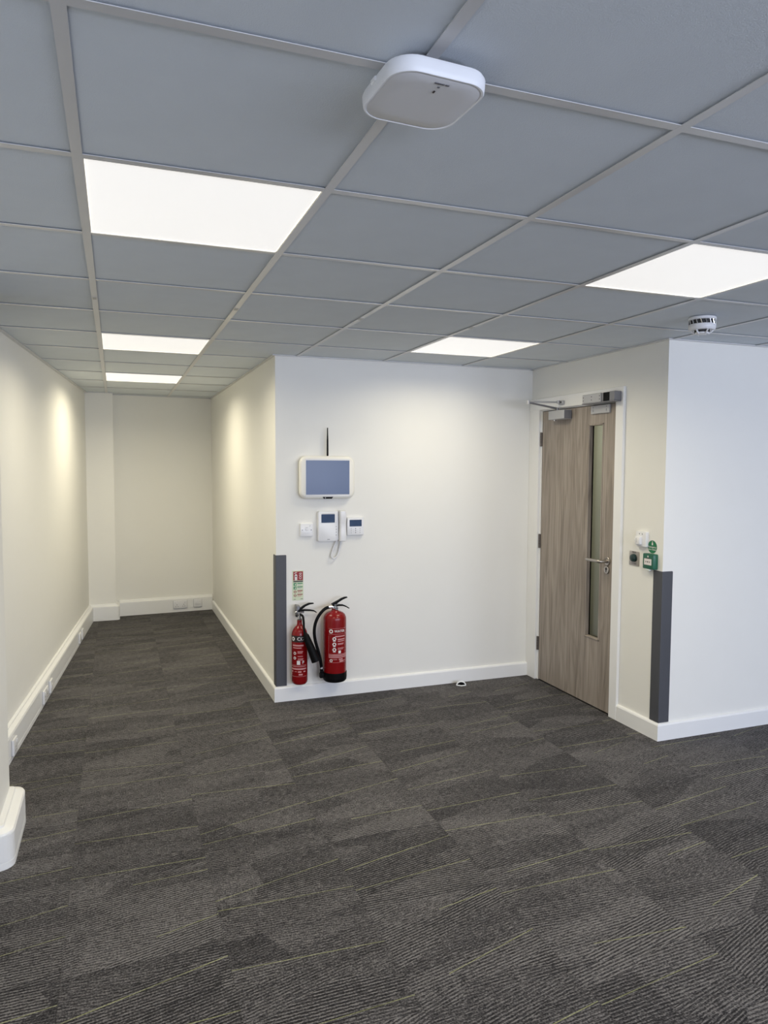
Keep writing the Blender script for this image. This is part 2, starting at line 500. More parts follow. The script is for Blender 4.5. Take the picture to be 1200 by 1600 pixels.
# ------------------------------------------------------------------ floor
XMAX = 6.6
fl = MB(); fl.box(-1.8, XMAX + .2, REAR_Y - .2, 7.2, -0.12, -0.007)
floor = struct(fl.build('floor', CARPET), 'dark grey ribbed carpet tile floor with thin lime lines')
floor.color = (.3, .6, .5, 1)
T = 0.4985
for i in range(-3, 11):
    for j in range(-3, 15):
        x0 = 0.382 + (i - 1) * T; y0 = 0.08 + (j - 1) * T
        o = piece('carpet_tile', x0 + .0004, x0 + T - .0004, y0 + .0004, y0 + T - .0004, -0.007, 0.0, CARPET, floor)
        if o: o.color = (random.random(), random.random(), random.random(), 1)

# ------------------------------------------------------------------ ceiling
ce = MB(); ce.box(-1.8, XMAX + .2, REAR_Y - .2, 7.2, H + 0.024, H + 0.2)
ceiling = struct(ce.build('ceiling', TILE), 'white suspended ceiling of square mineral tiles in a metal grid')
PANELS = {(0, 1): 'nearest and largest LED ceiling panel, left of the white access point',
          (0, 5): 'glowing LED ceiling panel over the mouth of the corridor',
          (0, 8): 'farthest LED ceiling panel, deep in the corridor by the end wall',
          (3, 1): 'LED ceiling panel cut off by the right edge, near the smoke detector',
          (3, 4): 'small LED ceiling panel above the white wall, beside the door'}
I0, I1, J0, J1 = -2, 9, -3, 12
for i in range(I0, I1):
    for j in range(J0, J1):
        if (i, j) in PANELS: continue
        o = piece('ceiling_tile', i * .6 + .003, i * .6 + .597, j * .6 + .003, j * .6 + .597, H + .005, H + .02, TILE, ceiling)
for i in range(I0, I1 + 1):
    piece('main_tee', i * .6 - .012, i * .6 + .012, J0 * .6, 6.9, H, H + .0015, TEE, ceiling)
for j in range(J0, J1 + 1):
    for i in range(I0, I1):
        piece('cross_tee', i * .6 + .012, i * .6 + .588, j * .6 - .012, j * .6 + .012, H + .0002, H + .0017, TEE, ceiling)
for i in range(0, 4):
    MB().box(i * .6 - .008, i * .6 + .008, 2.105, 2.15, H - .0012, H + .0005).build('tee_joint', TEEJ, ceiling)
# perimeter angle
def strip(p, q, wdt, z0, z1, m, name, parent):
    p, q = Vector(p), Vector(q); d = (q - p).normalized(); n = Vector((d.y, -d.x)) * wdt
    return MB().prism([tuple(p), tuple(q), tuple(q + n), tuple(p + n)], z0, z1).build(name, m, parent)
strip((left_x(2.2), 2.2), (left_x(6.53), 6.53), .022, H - .002, H + .004, TEE, 'edge_trim', ceiling)
strip((.056, far_y(.056)), (CX, far_y(CX)), .02, H - .002, H + .004, TEE, 'edge_trim', ceiling)
strip((left_x(6.53), 6.53), (.056, 6.53), .02, H - .002, H + .004, TEE, 'edge_trim', ceiling)
strip((CX, 6.76), (CX, CY - .02), .02, H - .002, H + .004, TEE, 'edge_trim', ceiling)
strip((CX, CY), (DX, CY), .02, H - .002, H + .004, TEE, 'edge_trim', ceiling)
strip((DX, CY), (DX, DY - .02), .02, H - .002, H + .004, TEE, 'edge_trim', ceiling)
strip((DX, DY), (XMAX, DY), .02, H - .002, H + .004, TEE, 'edge_trim', ceiling)

# LED panels sit in the grid like tiles
def panel_lamp(parent, size, watts):
    ld = bpy.data.lights.new('led_lamp', 'AREA'); ld.shape = 'SQUARE'; ld.size = size
    ld.energy = watts; ld.color = LED_COL; ld.spread = math.radians(LED_SPREAD)
    lo = bpy.data.objects.new('led_lamp', ld); lo.parent = parent; lo.location = (0, 0, .0028)
    col.objects.link(lo)
def led_panel(i, j, label):
    t = thing('ceiling_light', label, 'ceiling light', (i * .6 + .3, j * .6 + .3, H), 0, 'recessed LED ceiling panels')
    f = MB()
    a, b_ = .297, .286
    for x0, x1, y0, y1 in ((-a, a, -a, -b_), (-a, a, b_, a), (-a, -b_, -b_, b_), (b_, a, -b_, b_)):
        f.box(x0, x1, y0, y1, .0018, .018)
    f.build('frame', TEE, t)
    MB().box(-b_, b_, -b_, b_, .0035, .016).build('diffuser', LAMP, t)
    panel_lamp(t, b_ * 2, LED_W[(i, j)])
for (i, j), lab in PANELS.items(): led_panel(i, j, lab)

# ------------------------------------------------------------------ walls
TOP = H + 0.02
def wall(name, pts, label, z0=-0.007, z1=TOP, m=PAINT):
    return struct(MB().prism(pts, z0, z1).build(name, m), label)
yl0, yl1 = REAR_Y - .2, 7.0
wall('wall_left', [(left_x(yl0), yl0), (left_x(yl1), yl1), (left_x(yl1) - .2, yl1), (left_x(yl0) - .2, yl0)], 'long white painted wall along the left of the corridor')
wall('wall_far', [(-.5, far_y(-.5)), (1.3, far_y(1.3)), (1.3, 7.1), (-.5, 7.1)], 'cream lit end wall of the corridor')
wall('wall_corridor', [(CX, CY), (CX + .12, CY + .12), (CX + .12, 6.9), (CX, 6.9)], 'white wall along the right of the corridor')
wall('wall_centre', [(CX, CY), (DX + .12, CY), (DX + .12, CY + .12), (CX + .12, CY + .12)], 'white wall with the tablet and fire extinguishers')
wd = MB()
wd.prism([(DX, DY), (DX + .12, DY + .12), (DX + .12, 2.43), (DX, 2.43)], -.007, TOP); wd.box(DX, DX + .12, 3.335, CY, -.007, TOP); wd.box(DX, DX + .12, 2.43, 3.335, 2.0, TOP)
struct(wd.build('wall_door', PAINT), 'cream white wall around the oak door')
wall('wall_right', [(DX, DY), (XMAX, DY), (XMAX, DY + .12), (DX + .12, DY + .12)], 'pale blue-white wall at the right edge')
wall('wall_side', [(XMAX, REAR_Y - .2), (XMAX + .2, REAR_Y - .2), (XMAX + .2, 7.1), (XMAX, 7.1)], 'white side wall out of view')
wall('wall_lobby', [(4.25, DY + .1), (4.37, DY + .1), (4.37, 5.2), (4.25, 5.2)], 'grey lobby wall seen through the door glass')  # lobby walls are added to give the door glass its dim grey
wall('wall_lobby_end', [(3.0, 5.1), (4.3, 5.1), (4.3, 5.22), (3.0, 5.22)], 'lobby end wall behind the door')
wall('wall_lobby_side', [(3.0, CY + .1), (3.1, CY + .1), (3.1, 5.2), (3.0, 5.2)], 'lobby side wall behind the door')
# pilaster at the end of the corridor, and the near pillar on the left
wall('wall_pilaster', [(left_x(6.53) - .02, 6.53), (.056, 6.53), (.056, 6.9), (left_x(6.53) - .02, 6.9)], 'narrow boxed pilaster in the far left corridor corner')
wall('wall_pillar', [(-.75, 1.855), (-.388, 1.855), (-.388, 2.2), (-.75, 2.2)], 'near white pillar at the left edge')
# rear wall with windows (behind the viewpoint)
rw = MB()
xs = [-1.4] + [v for p in WINDOWS for v in p] + [XMAX]
rw.box(-1.4, XMAX, REAR_Y - .2, REAR_Y, -.007, WIN_Z[0]); rw.box(-1.4, XMAX, REAR_Y - .2, REAR_Y, WIN_Z[1], TOP)
for k in range(0, len(xs), 2): rw.box(xs[k], xs[k + 1], REAR_Y - .2, REAR_Y, WIN_Z[0], WIN_Z[1])
struct(rw.build('wall_rear', PAINT), 'rear wall with windows')
for k, (a, b_) in enumerate(WINDOWS):
    o = sroot('window_%d' % (k + 1), 'white framed window in the rear wall', ((a + b_) / 2, REAR_Y - .1, sum(WIN_Z) / 2))
    hw, hh = (b_ - a) / 2, (WIN_Z[1] - WIN_Z[0]) / 2
    f = MB()
    for q in ((-hw, hw, -hh, -hh + .06), (-hw, hw, hh - .06, hh), (-hw, -hw + .06, -hh + .06, hh - .06), (hw - .06, hw, -hh + .06, hh - .06), (-.03, .03, -hh + .06, hh - .06)):
        f.box(q[0], q[1], -.03, .03, q[2], q[3])
    f.build('window_frame', GLOSS, o)
    for s_ in (-1, 1):
        MB().box(min(s_ * .03, s_ * (hw - .06)), max(s_ * .03, s_ * (hw - .06)), -.006, .006, -hh + .06, hh - .06).build('pane', GLASS, o)

# ------------------------------------------------------------------ skirting boards
SK = [(0, 0), (.018, 0), (.018, .088), (.014, .096), (.006, .1), (0, .1)]
def skirting(name, p, q, label, prof=SK, m=GLOSS, mit0=0.0, mit1=0.0):
    p, q = Vector(p), Vector(q); d = (q - p).normalized(); n = Vector((d.y, -d.x))
    rings = []
    for e, mt in ((p, mit0), (q, mit1)):
        rings.append([(*(e + n * o_ + d * o_ * mt), z) for o_, z in prof])
    return struct(MB().loft(rings, True, False).build(name, m), label)
skirting('baseboard_corridor', (CX, 6.74), (CX, CY), 'white skirting along the right corridor wall', mit1=1)
skirting('baseboard_centre', (CX, CY), (DX - .018, CY), 'white skirting under the extinguishers', mit0=-1)
skirting('baseboard_door', (DX, 2.385), (DX, DY), 'short white skirting between door frame and wall corner', mit1=1)
skirting('baseboard_right', (DX, DY), (XMAX, DY), 'white skirting along the right wall', mit0=-1)
# cable trunking used as skirting
TR = [(0, 0), (.04, 0), (.04, .026), (.0385, .027), (.0385, .029), (.04, .03), (.04, .132), (.0385, .133), (.0385, .135), (.04, .136), (.037, .143), (.016, .153), (.014, .160), (0, .163)]
skirting('baseboard_left', (left_x(2.2), 2.2), (left_x(6.53), 6.53), 'white cable trunking along the foot of the left wall', TR, TRUNK)
skirting('baseboard_far', (.085, far_y(.085)), (CX - .017, far_y(CX - .017)), 'white cable trunking across the corridor end', [(a * .9, b) for a, b in TR], TRUNK)
def wrap_trunk(name, path, label, prof):
    """trunking cover bent round corners: path = wall-side polyline with outward offsets already rounded"""
    rings = []
    for (x, y), (nx, ny) in path:
        rings.append([(x + nx * o_, y + ny * o_, z) for o_, z in prof])
    return struct(MB().loft(rings, True, False).build(name, TRUNK), label)
def corner(cx, cy, a0, a1, n=7):
    out = []
    for k in range(n + 1):
        a = math.radians(a0 + (a1 - a0) * k / n)
        out.append(((cx, cy), (math.cos(a), math.sin(a))))
    return out
P6 = [(o_ * 1.5, z) for o_, z in TR]
wrap_trunk('baseboard_pillar', [((-.75, 1.855), (0, -1))] + corner(-.388, 1.855, -90, 0) + corner(-.388, 2.2, 0, 90) + [((-.55, 2.2), (0, 1))],
           'bulky white trunking wrapped round the foot of the near pillar', P6)
wrap_trunk('baseboard_pilaster', [((left_x(6.53) + .005, 6.53), (0, -1))] + corner(.056, 6.53, -90, 0) + [((.056, 6.70), (1, 0))],
           'white trunking bent round the foot of the far pilaster', [(a * .8, b) for a, b in TR])
# small joint covers on the trunking
# ------------------------------------------------------------------ door
FX = DX - .020                     # front of architrave
fr = sroot('trim_1', 'white painted door frame with flat architraves', (DX, 2.88, 0))
def fbox(name, x0, x1, y0, y1, z0, z1, m=GLOSS, parent=fr, b=0.002):
    return MB().box(x0 - DX, x1 - DX, y0 - 2.88, y1 - 2.88, z0, z1, b).build(name, m, parent)
fbox('architrave', FX, DX, 3.315, CY - .001, 0, 1.98)
fbox('architrave', FX, DX, 2.383, 2.455, 0, 1.98)
fbox('architrave', FX, DX, 2.383, CY - .001, 1.98, 2.062)
fbox('jamb', DX, DX + .12, 3.303, 3.335, 0, 2.0)
fbox('jamb', DX, DX + .12, 2.43, 2.458, 0, 2.0)
fbox('head_lining', DX, DX + .12, 2.458, 3.303, 1.973, 2.0)
fbox('door_stop_bead', DX + .05, DX + .07, 2.458, 2.475, 0, 1.973)
fbox('door_stop_bead', DX + .05, DX + .07, 3.288, 3.303, 0, 1.973)
fbox('door_stop_bead', DX + .05, DX + .07, 2.475, 3.288, 1.958, 1.973)
door = sroot('door_1', 'grey oak door with narrow glass strip and steel lever handle', (DX, 3.30, 0), -PI / 2)
# local: x from the hinge side (0) to the lock side, y into the wall, z up
DW, DH = 0.838, 1.968
vx0, vx1, vz0, vz1 = .549, .708, .447, 1.852
lf = MB()
for q in ((.002, vx0, .008, DH), (vx1, DW, .008, DH), (vx0, vx1, .008, vz0), (vx0, vx1, vz1, DH)):
    lf.box(q[0], q[1], 0.002, .044, q[2], q[3])
lf.build('door_leaf', WOOD, door)
gb = MB()
bw = .012
for q in ((vx0, vx0 + bw, vz0, vz1), (vx1 - bw, vx1, vz0, vz1), (vx0, vx1, vz0, vz0 + bw), (vx0, vx1, vz1 - bw, vz1)):
    b0 = MB().box(q[0], q[1], -.002, .029, q[2], q[3], .003).build('glazing_bead', WOOD, door)
gl = MB().box(vx0 + .002, vx1 - .002, .030, .036, vz0 + .002, vz1 - .002).build('vision_panel', GLASS, door)
gk = MB()
gk.box(vx0 + .010, vx0 + .021, .0285, .0302, vz0 + .01, vz1 - .01)
gk.build('gasket', BLACK, door)  # black strip stands in for the shadowed gap at the glazing edge
for z in (1.77, 1.03, .272):
    h = MB(); h.lathe([(.0, z - .052), (.0065, z - .05), (.0065, z + .05), (0, z + .052)], 12, (-.006, -.005, 0))
    h.box(-.004, .004, -.003, .002, z - .05, z + .05)
    hg = h.build('hinge', HINGE, door)
    k = MB()
    for dz in (-.02, .0, .02): k.lathe([(.0069, z + dz - .0008), (.0069, z + dz + .0008)], 12, (-.006, -.005, 0))
    k.build('knuckle_gap', DARK, hg)
# lever handle and escutcheon
hd = MB(); hd.lathe([(0, 0), (.026, 0), (.026, .006), (.024, .008), (0, .008)], 28, (.776, .002, .977), axis='y')
rose = hd.build('handle_rose', STEEL, door)
lv = MB(); lv.tube([(.776, -.005, .977), (.776, -.05, .977), (.772, -.058, .977), (.764, -.062, .978), (.70, -.062, .978), (.645, -.062, .978)], [.011, .0105, .0105, .0105, .0105, .0105], 14)
lv.build('lever', STEEL, door)
es = MB(); es.lathe([(0, 0), (.025, 0), (.025, .006), (.023, .008), (0, .008)], 28, (.772, .002, .922), axis='y')
esc = es.build('lock_escutcheon', STEEL, door)
ky = MB(); ky.lathe([(0, .008), (.0075, .008), (.0075, .0095), (0, .0095)], 16, (.772, .002, .929), axis='y'); ky.box(.7695, .7745, -.0075, -.005, .908, .928)
ky.build('keyhole', DARK, esc)
# armature plate of the lock
ap = MB().box(.585, .775, -.012, .002, 1.913, 1.966, .002).build('armature_plate', ALU, door)
for xx in (.61, .745):
    for za, zb in ((1.925, 1.94), (1.95, 1.958)):
        MB().box(xx - .003, xx + .003, -.0128, -.011, za, zb).build('screw', ALUD, ap)

# door closer
dc = thing('door_closer', 'silver overhead door closer with folded arm on the oak door', 'door closer', (DX, 3.03, 1.897), -PI / 2)
MB().box(-.095, .09, -.066, .0, 0, .063, .004).build('body', ALU, dc)
MB().box(.0905, .094, -.062, -.004, .003, .060, .001).build('end_cap', ALUD, dc)
v = MB(); v.lathe([(0, -.008), (.008, -.008), (.010, 0), (0, 0)], 14, (-.055, -.035, 0)); v.build('valve_screw', CHROME, dc)
v = MB(); v.lathe([(0, .062), (.012, .062), (.012, .082), (0, .082)], 16, (-.04, -.03, 0)); v.build('spindle', ALUD, dc)
ea, eb = (-.04, -.03, .078), (-.04, -.262, .112)
sh = (.005, -.024, .112)
v = MB(); v.tube([ea, eb], [.0075, .006], 8); v.build('main_arm', ALUD, dc)
v = MB(); v.tube([(eb[0], eb[1], eb[2] + .006), (.0, -.05, .118)], [.006, .006], 8); v.build('fore_arm', ALU, dc)
v = MB(); v.lathe([(0, .1), (.011, .1), (.011, .125), (0, .125)], 14, (eb[0], eb[1], 0)); v.build('elbow_joint', ALU, dc)
v = MB(); v.box(-.02, .035, -.04, -.0205, .103, .128, .003); v.lathe([(0, .108), (.010, .108), (.010, .13), (0, .13)], 12, (0.0, -.05, 0)); shoe = v.build('shoe', ALU, dc)
v = MB(); v.box(.012, .024, -.0412, -.039, .110, .121); v.build('screw', DARK, shoe)

# electromagnetic lock on the frame head
ml = thing('magnetic_lock', 'silver and black magnetic lock on the door frame head', 'door lock', (DX - .021, 2.56, 1.978), -PI / 2)
MB().box(-.165, .022, -.05, 0, 0, .056, .002).build('housing', ALU, ml)
MB().box(.024, .048, -.046, 0, .002, .054, .001).build('coil_cover', ALUD, ml)
MB().box(.048, .108, -.05, 0, .003, .054, .001).build('magnet_face', BLACK, ml)
MB().box(.108, .158, -.05, 0, 0, .056, .002).build('end_housing', ALUD, ml)
MB().box(-.165, .158, -.055, -.002, -.006, -.0005, .001).build('bracket', ALUD, ml)
for xx in (-.155, -.07, .012):
    for zz in (.018, .038):
        v = MB(); v.lathe([(0, .0), (.0032, 0), (.0032, .0512), (0, .0512)], 10, (xx, 0, zz), axis='y'); v.build('screw', DARK, ml)

# ------------------------------------------------------------------ corner guards
def corner_guard(x, y, z0, z1, ax, by, label):
    t = thing('corner_guard', label, 'corner guard', (x, y, z0), 0, 'grey corner guards')
    th = .004; r = .006
    def outline(o, a, b):
        return [(a, 0 - o), (r * 0, -o)]
    def ring(z, ins):
        P = [(ax - ins, 0), (ax - ins, -th + ins * .4), (0.0, -th + ins * .4)]
        for k in range(1, 5):
            aa = -PI / 2 - PI / 2 * k / 5
            P.append(((th - ins * .4) * math.cos(aa), (th - ins * .4) * math.sin(aa)))
        P += [(-th + ins * .4, 0.0), (-th + ins * .4, by - ins), (0, by - ins), (0, 0)]
        return [(p[0], p[1], z) for p in P]
    hh = z1 - z0
    m = MB(); m.loft([ring(0, .0), ring(.0, .0), ring(hh - .004, 0), ring(hh, .003)], True, False)
    m.build('vinyl_cover', GUARD, t)
    return t
corner_guard(CX, CY, .102, .982, .068, .068, 'dark grey vinyl corner guard beside the fire extinguishers')
corner_guard(DX, DY, .102, .980, .070, .070, 'dark grey vinyl corner guard right of the door')

# ------------------------------------------------------------------ wall tablet
t = thing('wall_tablet', 'white wall-mounted touchscreen panel with black antenna', 'touchscreen', (1.392, CY, 1.356))
# local z=0 at the bottom of the housing
b0 = MB()
rings = []
W0, H0 = .378, .285
for ins, y in ((.03, 0), (.03, -.012), (.004, -.016), (0, -.024), (0, -.040), (.006, -.050), (.016, -.055)):
    rings.append([(p[0], y, p[1]) for p in rrect(W0 - 2 * ins, H0 - 2 * ins, .05 - ins * .5, 7, 0, H0 / 2 - .004)])
b0.loft(rings, True, True); b0.build('housing', CREAM, t)
bz = MB(); plate(bz, .305, .250, .004, -.050, -.0565, 0, .137, .001); bez = bz.build('screen_bezel', PLAST, t)
s0 = MB(); plate(s0, .298, .226, .002, -.0562, -.0572, 0, .139); s0.build('screen', SCREEN, t)
v = MB(); v.loft([[(p[0], y, p[1]) for p in ((-.036, .010), (-.026, -.003), (.026, -.003), (.036, .010))] for y in (-.048, -.0578)], True, False)
bd = v.build('camera_badge', BLACK, t)
v = MB(); put_disc(v, -.018, .004, .0035, -.0582); v.build('camera_lens', LGREY, bd)
v = MB(); v.tube([(.005, -.03, .27), (.005, -.03, .30), (.005, -.03, .38), (.005, -.03, .43), (.005, -.03, .468)], [.0065, .0065, .006, .0042, .0036], 12); v.build('antenna', BLACK, t)

# ------------------------------------------------------------------ intercom
t = thing('video_intercom', 'white video door intercom with handset on its right side', 'intercom', (1.403, CY, 1.065))
v = MB(); plate(v, .142, .205, .012, 0, -.032, 0, .1025, .005); v.build('base_unit', PLAST, t)
v = MB(); plate(v, .093, .056, .002, -.031, -.0335, -.003, .155); scn = v.build('screen', LCD, t)
v = MB(); put_rect(v, .0, .128, .12, .0012, -.0325); put_rect(v, -.003, .186, .09, .004, -.0325); v.build('seam_line', LGREY, t)
for k in range(4):
    v = MB(); plate(v, .007, .007, .003, -.031, -.0335, .054, .10 - .019 * k); v.build('button', LGREY, t)
v = MB(); put_rect(v, -.004, .014, .007, .004, -.0326); put_rect(v, .005, .014, .008, .0035, -.0326); v.build('print_mark', PRINT, t)
v = MB()
rings = []
for z, w_, d_ in ((.0, .044, .030), (.004, .048, .042), (.05, .048, .046), (.08, .045, .042), (.13, .045, .042), (.16, .048, .048), (.204, .048, .044), (.208, .044, .032)):
    rings.append([(.096 + p[0], -.002 - d_ / 2 - .012 + p[1], z) for p in rrect(w_, d_, .012, 4)])
v.loft(rings, True, True); hs = v.build('handset', PLAST, t)
v = MB(); v.box(.0705, .0735, -.03, -.004, .004, .2); v.build('cradle_gap', DARK, t)
pts = []
A = [(.060, -.02, .004), (.045, -.018, -.03), (.03, -.018, -.07), (.022, -.018, -.10), (.03, -.018, -.117), (.05, -.018, -.116), (.07, -.018, -.095), (.082, -.018, -.05), (.09, -.022, .004)]
for k in range(len(A) - 1):
    for q in range(6):
        pts.append(Vector(A[k]).lerp(Vector(A[k + 1]), q / 6))
pts.append(Vector(A[-1]))
for _ in range(4): pts = [pts[0]] + [(pts[i - 1] + pts[i] * 2 + pts[i + 1]) / 4 for i in range(1, len(pts) - 1)] + [pts[-1]]
v = MB(); v.tube(pts, .0052, 8); crd = v.build('handset_cord', PLAST, t)
# coil turns of the cord
v = MB()
for i in range(1, len(pts) - 1, 2):
    d = (pts[i + 1] - pts[i - 1]).normalized() * .0016
    v.tube([pts[i] - d, pts[i] + d], .0062, 8)
v.build('coil', PLAST, crd)

# ------------------------------------------------------------------ keypad
t = thing('alarm_keypad', 'square white keypad with blue display and small buttons', 'keypad', (1.597, CY, 1.101))
v = MB(); plate(v, .120, .122, .008, 0, -.022, 0, .061, .004); v.build('case', PLAST, t)
v = MB(); plate(v, .086, .045, .002, -.021, -.0228, 0, .083); v.build('display', LCD, t)
for r_ in range(3):
    for c_ in range(3):
        v = MB(); put_disc(v, -.031 + .031 * c_, .045 - .0135 * r_, .0034, -.0224); v.build('key_mark', PRINT if (c_ == 1) else LGREY, t)
v = MB()
for r_ in range(2):
    for c_ in range(2): put_rect(v, -.0155 + .031 * c_, .0385 - .0135 * r_, .002, .004, -.0224)
v.build('print_mark', LGREY, t)

# ------------------------------------------------------------------ switch plates
def spur(loc, rz, label, knob=False):
    t = thing('switch_plate', label, 'switch', loc, rz, 'white switch plates')
    v = MB(); plate(v, .088, .088, .005, 0, -.018, 0, .044, .004); v.build('faceplate', PLAST, t)
    for s_ in (-1, 1):
        v = MB(); v.lathe([(0, .017), (.0036, .017), (.0036, .0188), (0, .0188)], 10, (s_ * .03, 0, .044), axis='y'); v.build('screw', ALUD, t)
    v = MB(); plate(v, .022, .026, .003, -.017, -.0205, 0, .054, .001); fu = v.build('rocker', PLAST, t)
    v = MB(); put_rect(v, 0, .061, .012, .003, -.0208); v.build('marking', LGREY, fu)
    v = MB(); put_rect(v, .022, .071, .010, .003, -.0184); put_rect(v, 0, .0235, .035, .0012, -.0184); v.build('print_mark', LGREY, t)
    return t
spur((1.257, CY, 1.101), 0, 'small white fused switch plate left of the intercom')
t = thing('switch_plate', 'white switch plate with plug-like knob above the steel button', 'switch', (DX, 2.196, 1.106), -PI / 2, 'white switch plates')
v = MB(); plate(v, .088, .090, .006, 0, -.020, 0, .045, .004); v.build('faceplate', PLAST, t)
v = MB()
rings = []
for ins, y in ((0, -.018), (0, -.034), (.004, -.038)):
    rings.append([(p[0], y, p[1]) for p in rrect(.044 - 2 * ins, .050 - 2 * ins, .008, 4, -.012, .036)])
v.loft(rings, True, True); v.box(-.044, -.028, -.034, -.018, .030, .044, .003); v.build('plug_knob', PLAST, t)
for xx in (-.012, .012):
    v = MB(); put_rect(v, xx, .075, .005, .006, -.0204); v.build('indicator', PRINT, t)
v = MB(); v.box(-.020, -.016, -.0388, -.036, .022, .050); v.build('ridge', LGREY, t)

# ------------------------------------------------------------------ exit button, sticker, break-glass box
t = thing('exit_button', 'steel plate with dark green domed push button beside the door frame', 'push button', (DX, 2.270, .984), -PI / 2)
v = MB(); plate(v, .086, .086, .004, 0, -.004, 0, .043, .001); v.build('plate', STEEL, t)
v = MB(); v.lathe([(0, .003), (.025, .003), (.025, .012), (.021, .019), (.011, .023), (0, .024)], 24, (0, 0, .046), axis='y'); v.build('dome', mat('dark_green_button', (.006, .03, .03), .2, noise=.03), t)
v = MB(); put_text(v, 'PRESS', .014, 0, .079, -.0046); put_text(v, 'TO EXIT', .012, 0, .012, -.0046); v.build('lettering', PRINT, t)

t = thing('round_sticker', 'round green emergency sticker above the green break-glass box', 'sticker', (DX, 2.118, 1.070), -PI / 2)
v = MB(); v.lathe([(0, 0), (.040, 0), (.040, .0008), (0, .0008)], 32, (0, 0, .042), axis='y'); v.build('white_rim', WHITEP, t)
v = MB(); v.lathe([(0, 0), (.0375, 0), (.0375, .0012), (0, .0012)], 32, (0, 0, .042), axis='y'); v.build('green_disc', GREENS, t)
v = MB(); put_disc(v, 0, .071, .0035, -.0016); put_rect(v, 0, .059, .010, .014, -.0016); put_text(v, 'Emergency', .0145, 0, .041, -.0016); put_text(v, 'door release', .0125, 0, .027, -.0016); v.build('lettering', WHITEP, t)

t = thing('break_glass_box', 'green emergency break-glass box at the top of the corner guard', 'call point', (DX, 2.114, .985), -PI / 2)
v = MB(); plate(v, .088, .088, .006, 0, -.034, 0, .044, .004); v.build('case', GREEN, t)
v = MB(); plate(v, .060, .036, .002, -.0335, -.0355, 0, .042); win = v.build('glass_window', WHITEP, t)
v = MB(); put_disc(v, 0, .042, .0045, -.0360)
for s_ in (-1, 1):
    v.add([(s_ * .018, -.036, .047), (s_ * .018, -.036, .037), (s_ * .009, -.036, .042)], [(0, 1, 2)])
put_rect(v, 0, .062, .026, .006, -.0347)
v.build('symbols', SIGNK, win)
v = MB(); v.box(-.004, .004, -.0347, -.033, .068, .078); v.build('print_mark', WHITEP, t)
v = MB(); v.box(-.02, .012, -.032, -.018, -.010, .001, .002); v.build('test_tab', SCLR, t)

# ------------------------------------------------------------------ fire sign
t = thing('fire_sign', 'pale luminous extinguisher instruction sign with red top panel', 'sign', (1.199, CY, .674))
v = MB(); v.box(-.0375, .0375, -.002, 0, 0, .200, .0006); v.build('board', SIGNB, t)
v = MB(); put_rect(v, .002, .164, .066, .060, -.0023); rp = v.build('red_panel', SIGNR, t)
v = MB()
put_rect(v, -.013, .154, .017, .036, -.0028); put_rect(v, -.013, .176, .007, .006, -.0028)
v.bar([(-.024, -.0028, .180), (-.016, -.0028, .187), (-.006, -.0028, .188)], .0003, .002)
v.build('pictogram', WHITEP, rp)
v = MB(); put_disc(v, -.013, .162, .0045, -.0033); v.build('pictogram_mark', SIGNK, rp)
v = MB(); put_text(v, 'CO2', .022, .018, .164, -.0028, rot=PI / 2); v.build('lettering', WHITEP, rp)
v = MB(); put_rect(v, .002, .127, .066, .008, -.0023); v.build('black_band', SIGNK, t)
for k, (zc, m_) in enumerate(((.108, SIGNG), (.084, SIGNG), (.058, SIGND), (.033, SIGND))):
    v = MB()
    if k < 2: put_rect(v, -.019, zc, .020, .019, -.0023)
    else: put_ring(v, -.019, zc, .0062, .0096, -.0023); put_rect(v, -.019, zc, .012, .0025, -.0023)
    ic = v.build('pictogram', m_, t)
    if k < 2:
        v = MB(); put_disc(v, -.017, zc - .001, .005, -.0028); v.build('pictogram_mark', SIGNB, ic)
    v = MB(); put_rect(v, .014, zc + .006, .036, .006, -.0023); v.build('heading_line', m_, t)
    v = MB()
    for q in range(2): put_rect(v, .011 - q * .002, zc - .002 - q * .0045, .029 - q * .005, .0022, -.0023)
    v.build('text_line', LGREY if k < 2 else PINKP, t)
v = MB(); put_rect(v, -.022, .008, .014, .003, -.0023); put_rect(v, .026, .009, .016, .003, -.0023); v.build('small_print', PRINT, t)

# ------------------------------------------------------------------ CO2 extinguisher
def wrapper(R_):
    return lambda x, z: ((R_ + .0006) * math.sin(x / R_), -(R_ + .0006) * math.cos(x / R_), z)
t = thing('fire_extinguisher', 'slim red CO2 extinguisher with black horn, beside the corner guard', 'extinguisher', (1.193, 3.371, .128), 0, 'fire extinguishers')
R1_ = .0525
prof = [(0, 0), (.030, 0), (.043, .004), (.050, .013), (R1_, .026), (R1_, .325), (.0515, .338), (.047, .356), (.039, .372), (.029, .384), (.020, .392), (.0165, .402), (.0165, .428), (0, .428)]
v = MB(); v.lathe(prof, 40); v.build('cylinder', RED, t)
v = MB(); v.lathe([(0, .426), (.015, .426), (.0165, .432), (.0165, .440), (.011, .444), (.011, .470), (.0145, .474), (.0145, .492), (0, .492)], 20); v.box(-.03, .03, -.009, .009, .472, .487, .003)
vl = v.build('valve', CHROME, t)
v = MB(); v.box(-.022, .002, -.011, .034, .470, .525, .004); v.box(-.014, -.004, .03, .0695, .44, .52, .001); v.build('wall_bracket', ALUD, t)
v = MB(); v.bar([(-.012, -.004, .486), (.01, -.004, .505), (.035, -.004, .522), (.065, -.004, .533), (.094, -.004, .534)], [.011, .011, .010, .009, .007], [.006, .006, .0055, .005, .003]); v.build('squeeze_lever', BLACK, t)
v = MB(); v.bar([(-.005, -.004, .490), (.03, -.004, .492), (.07, -.004, .489), (.095, -.004, .484), (.114, -.004, .472)], [.011, .010, .009, .008, .006], [.005, .005, .0045, .004, .003]); v.build('carry_handle', BLACK, t)
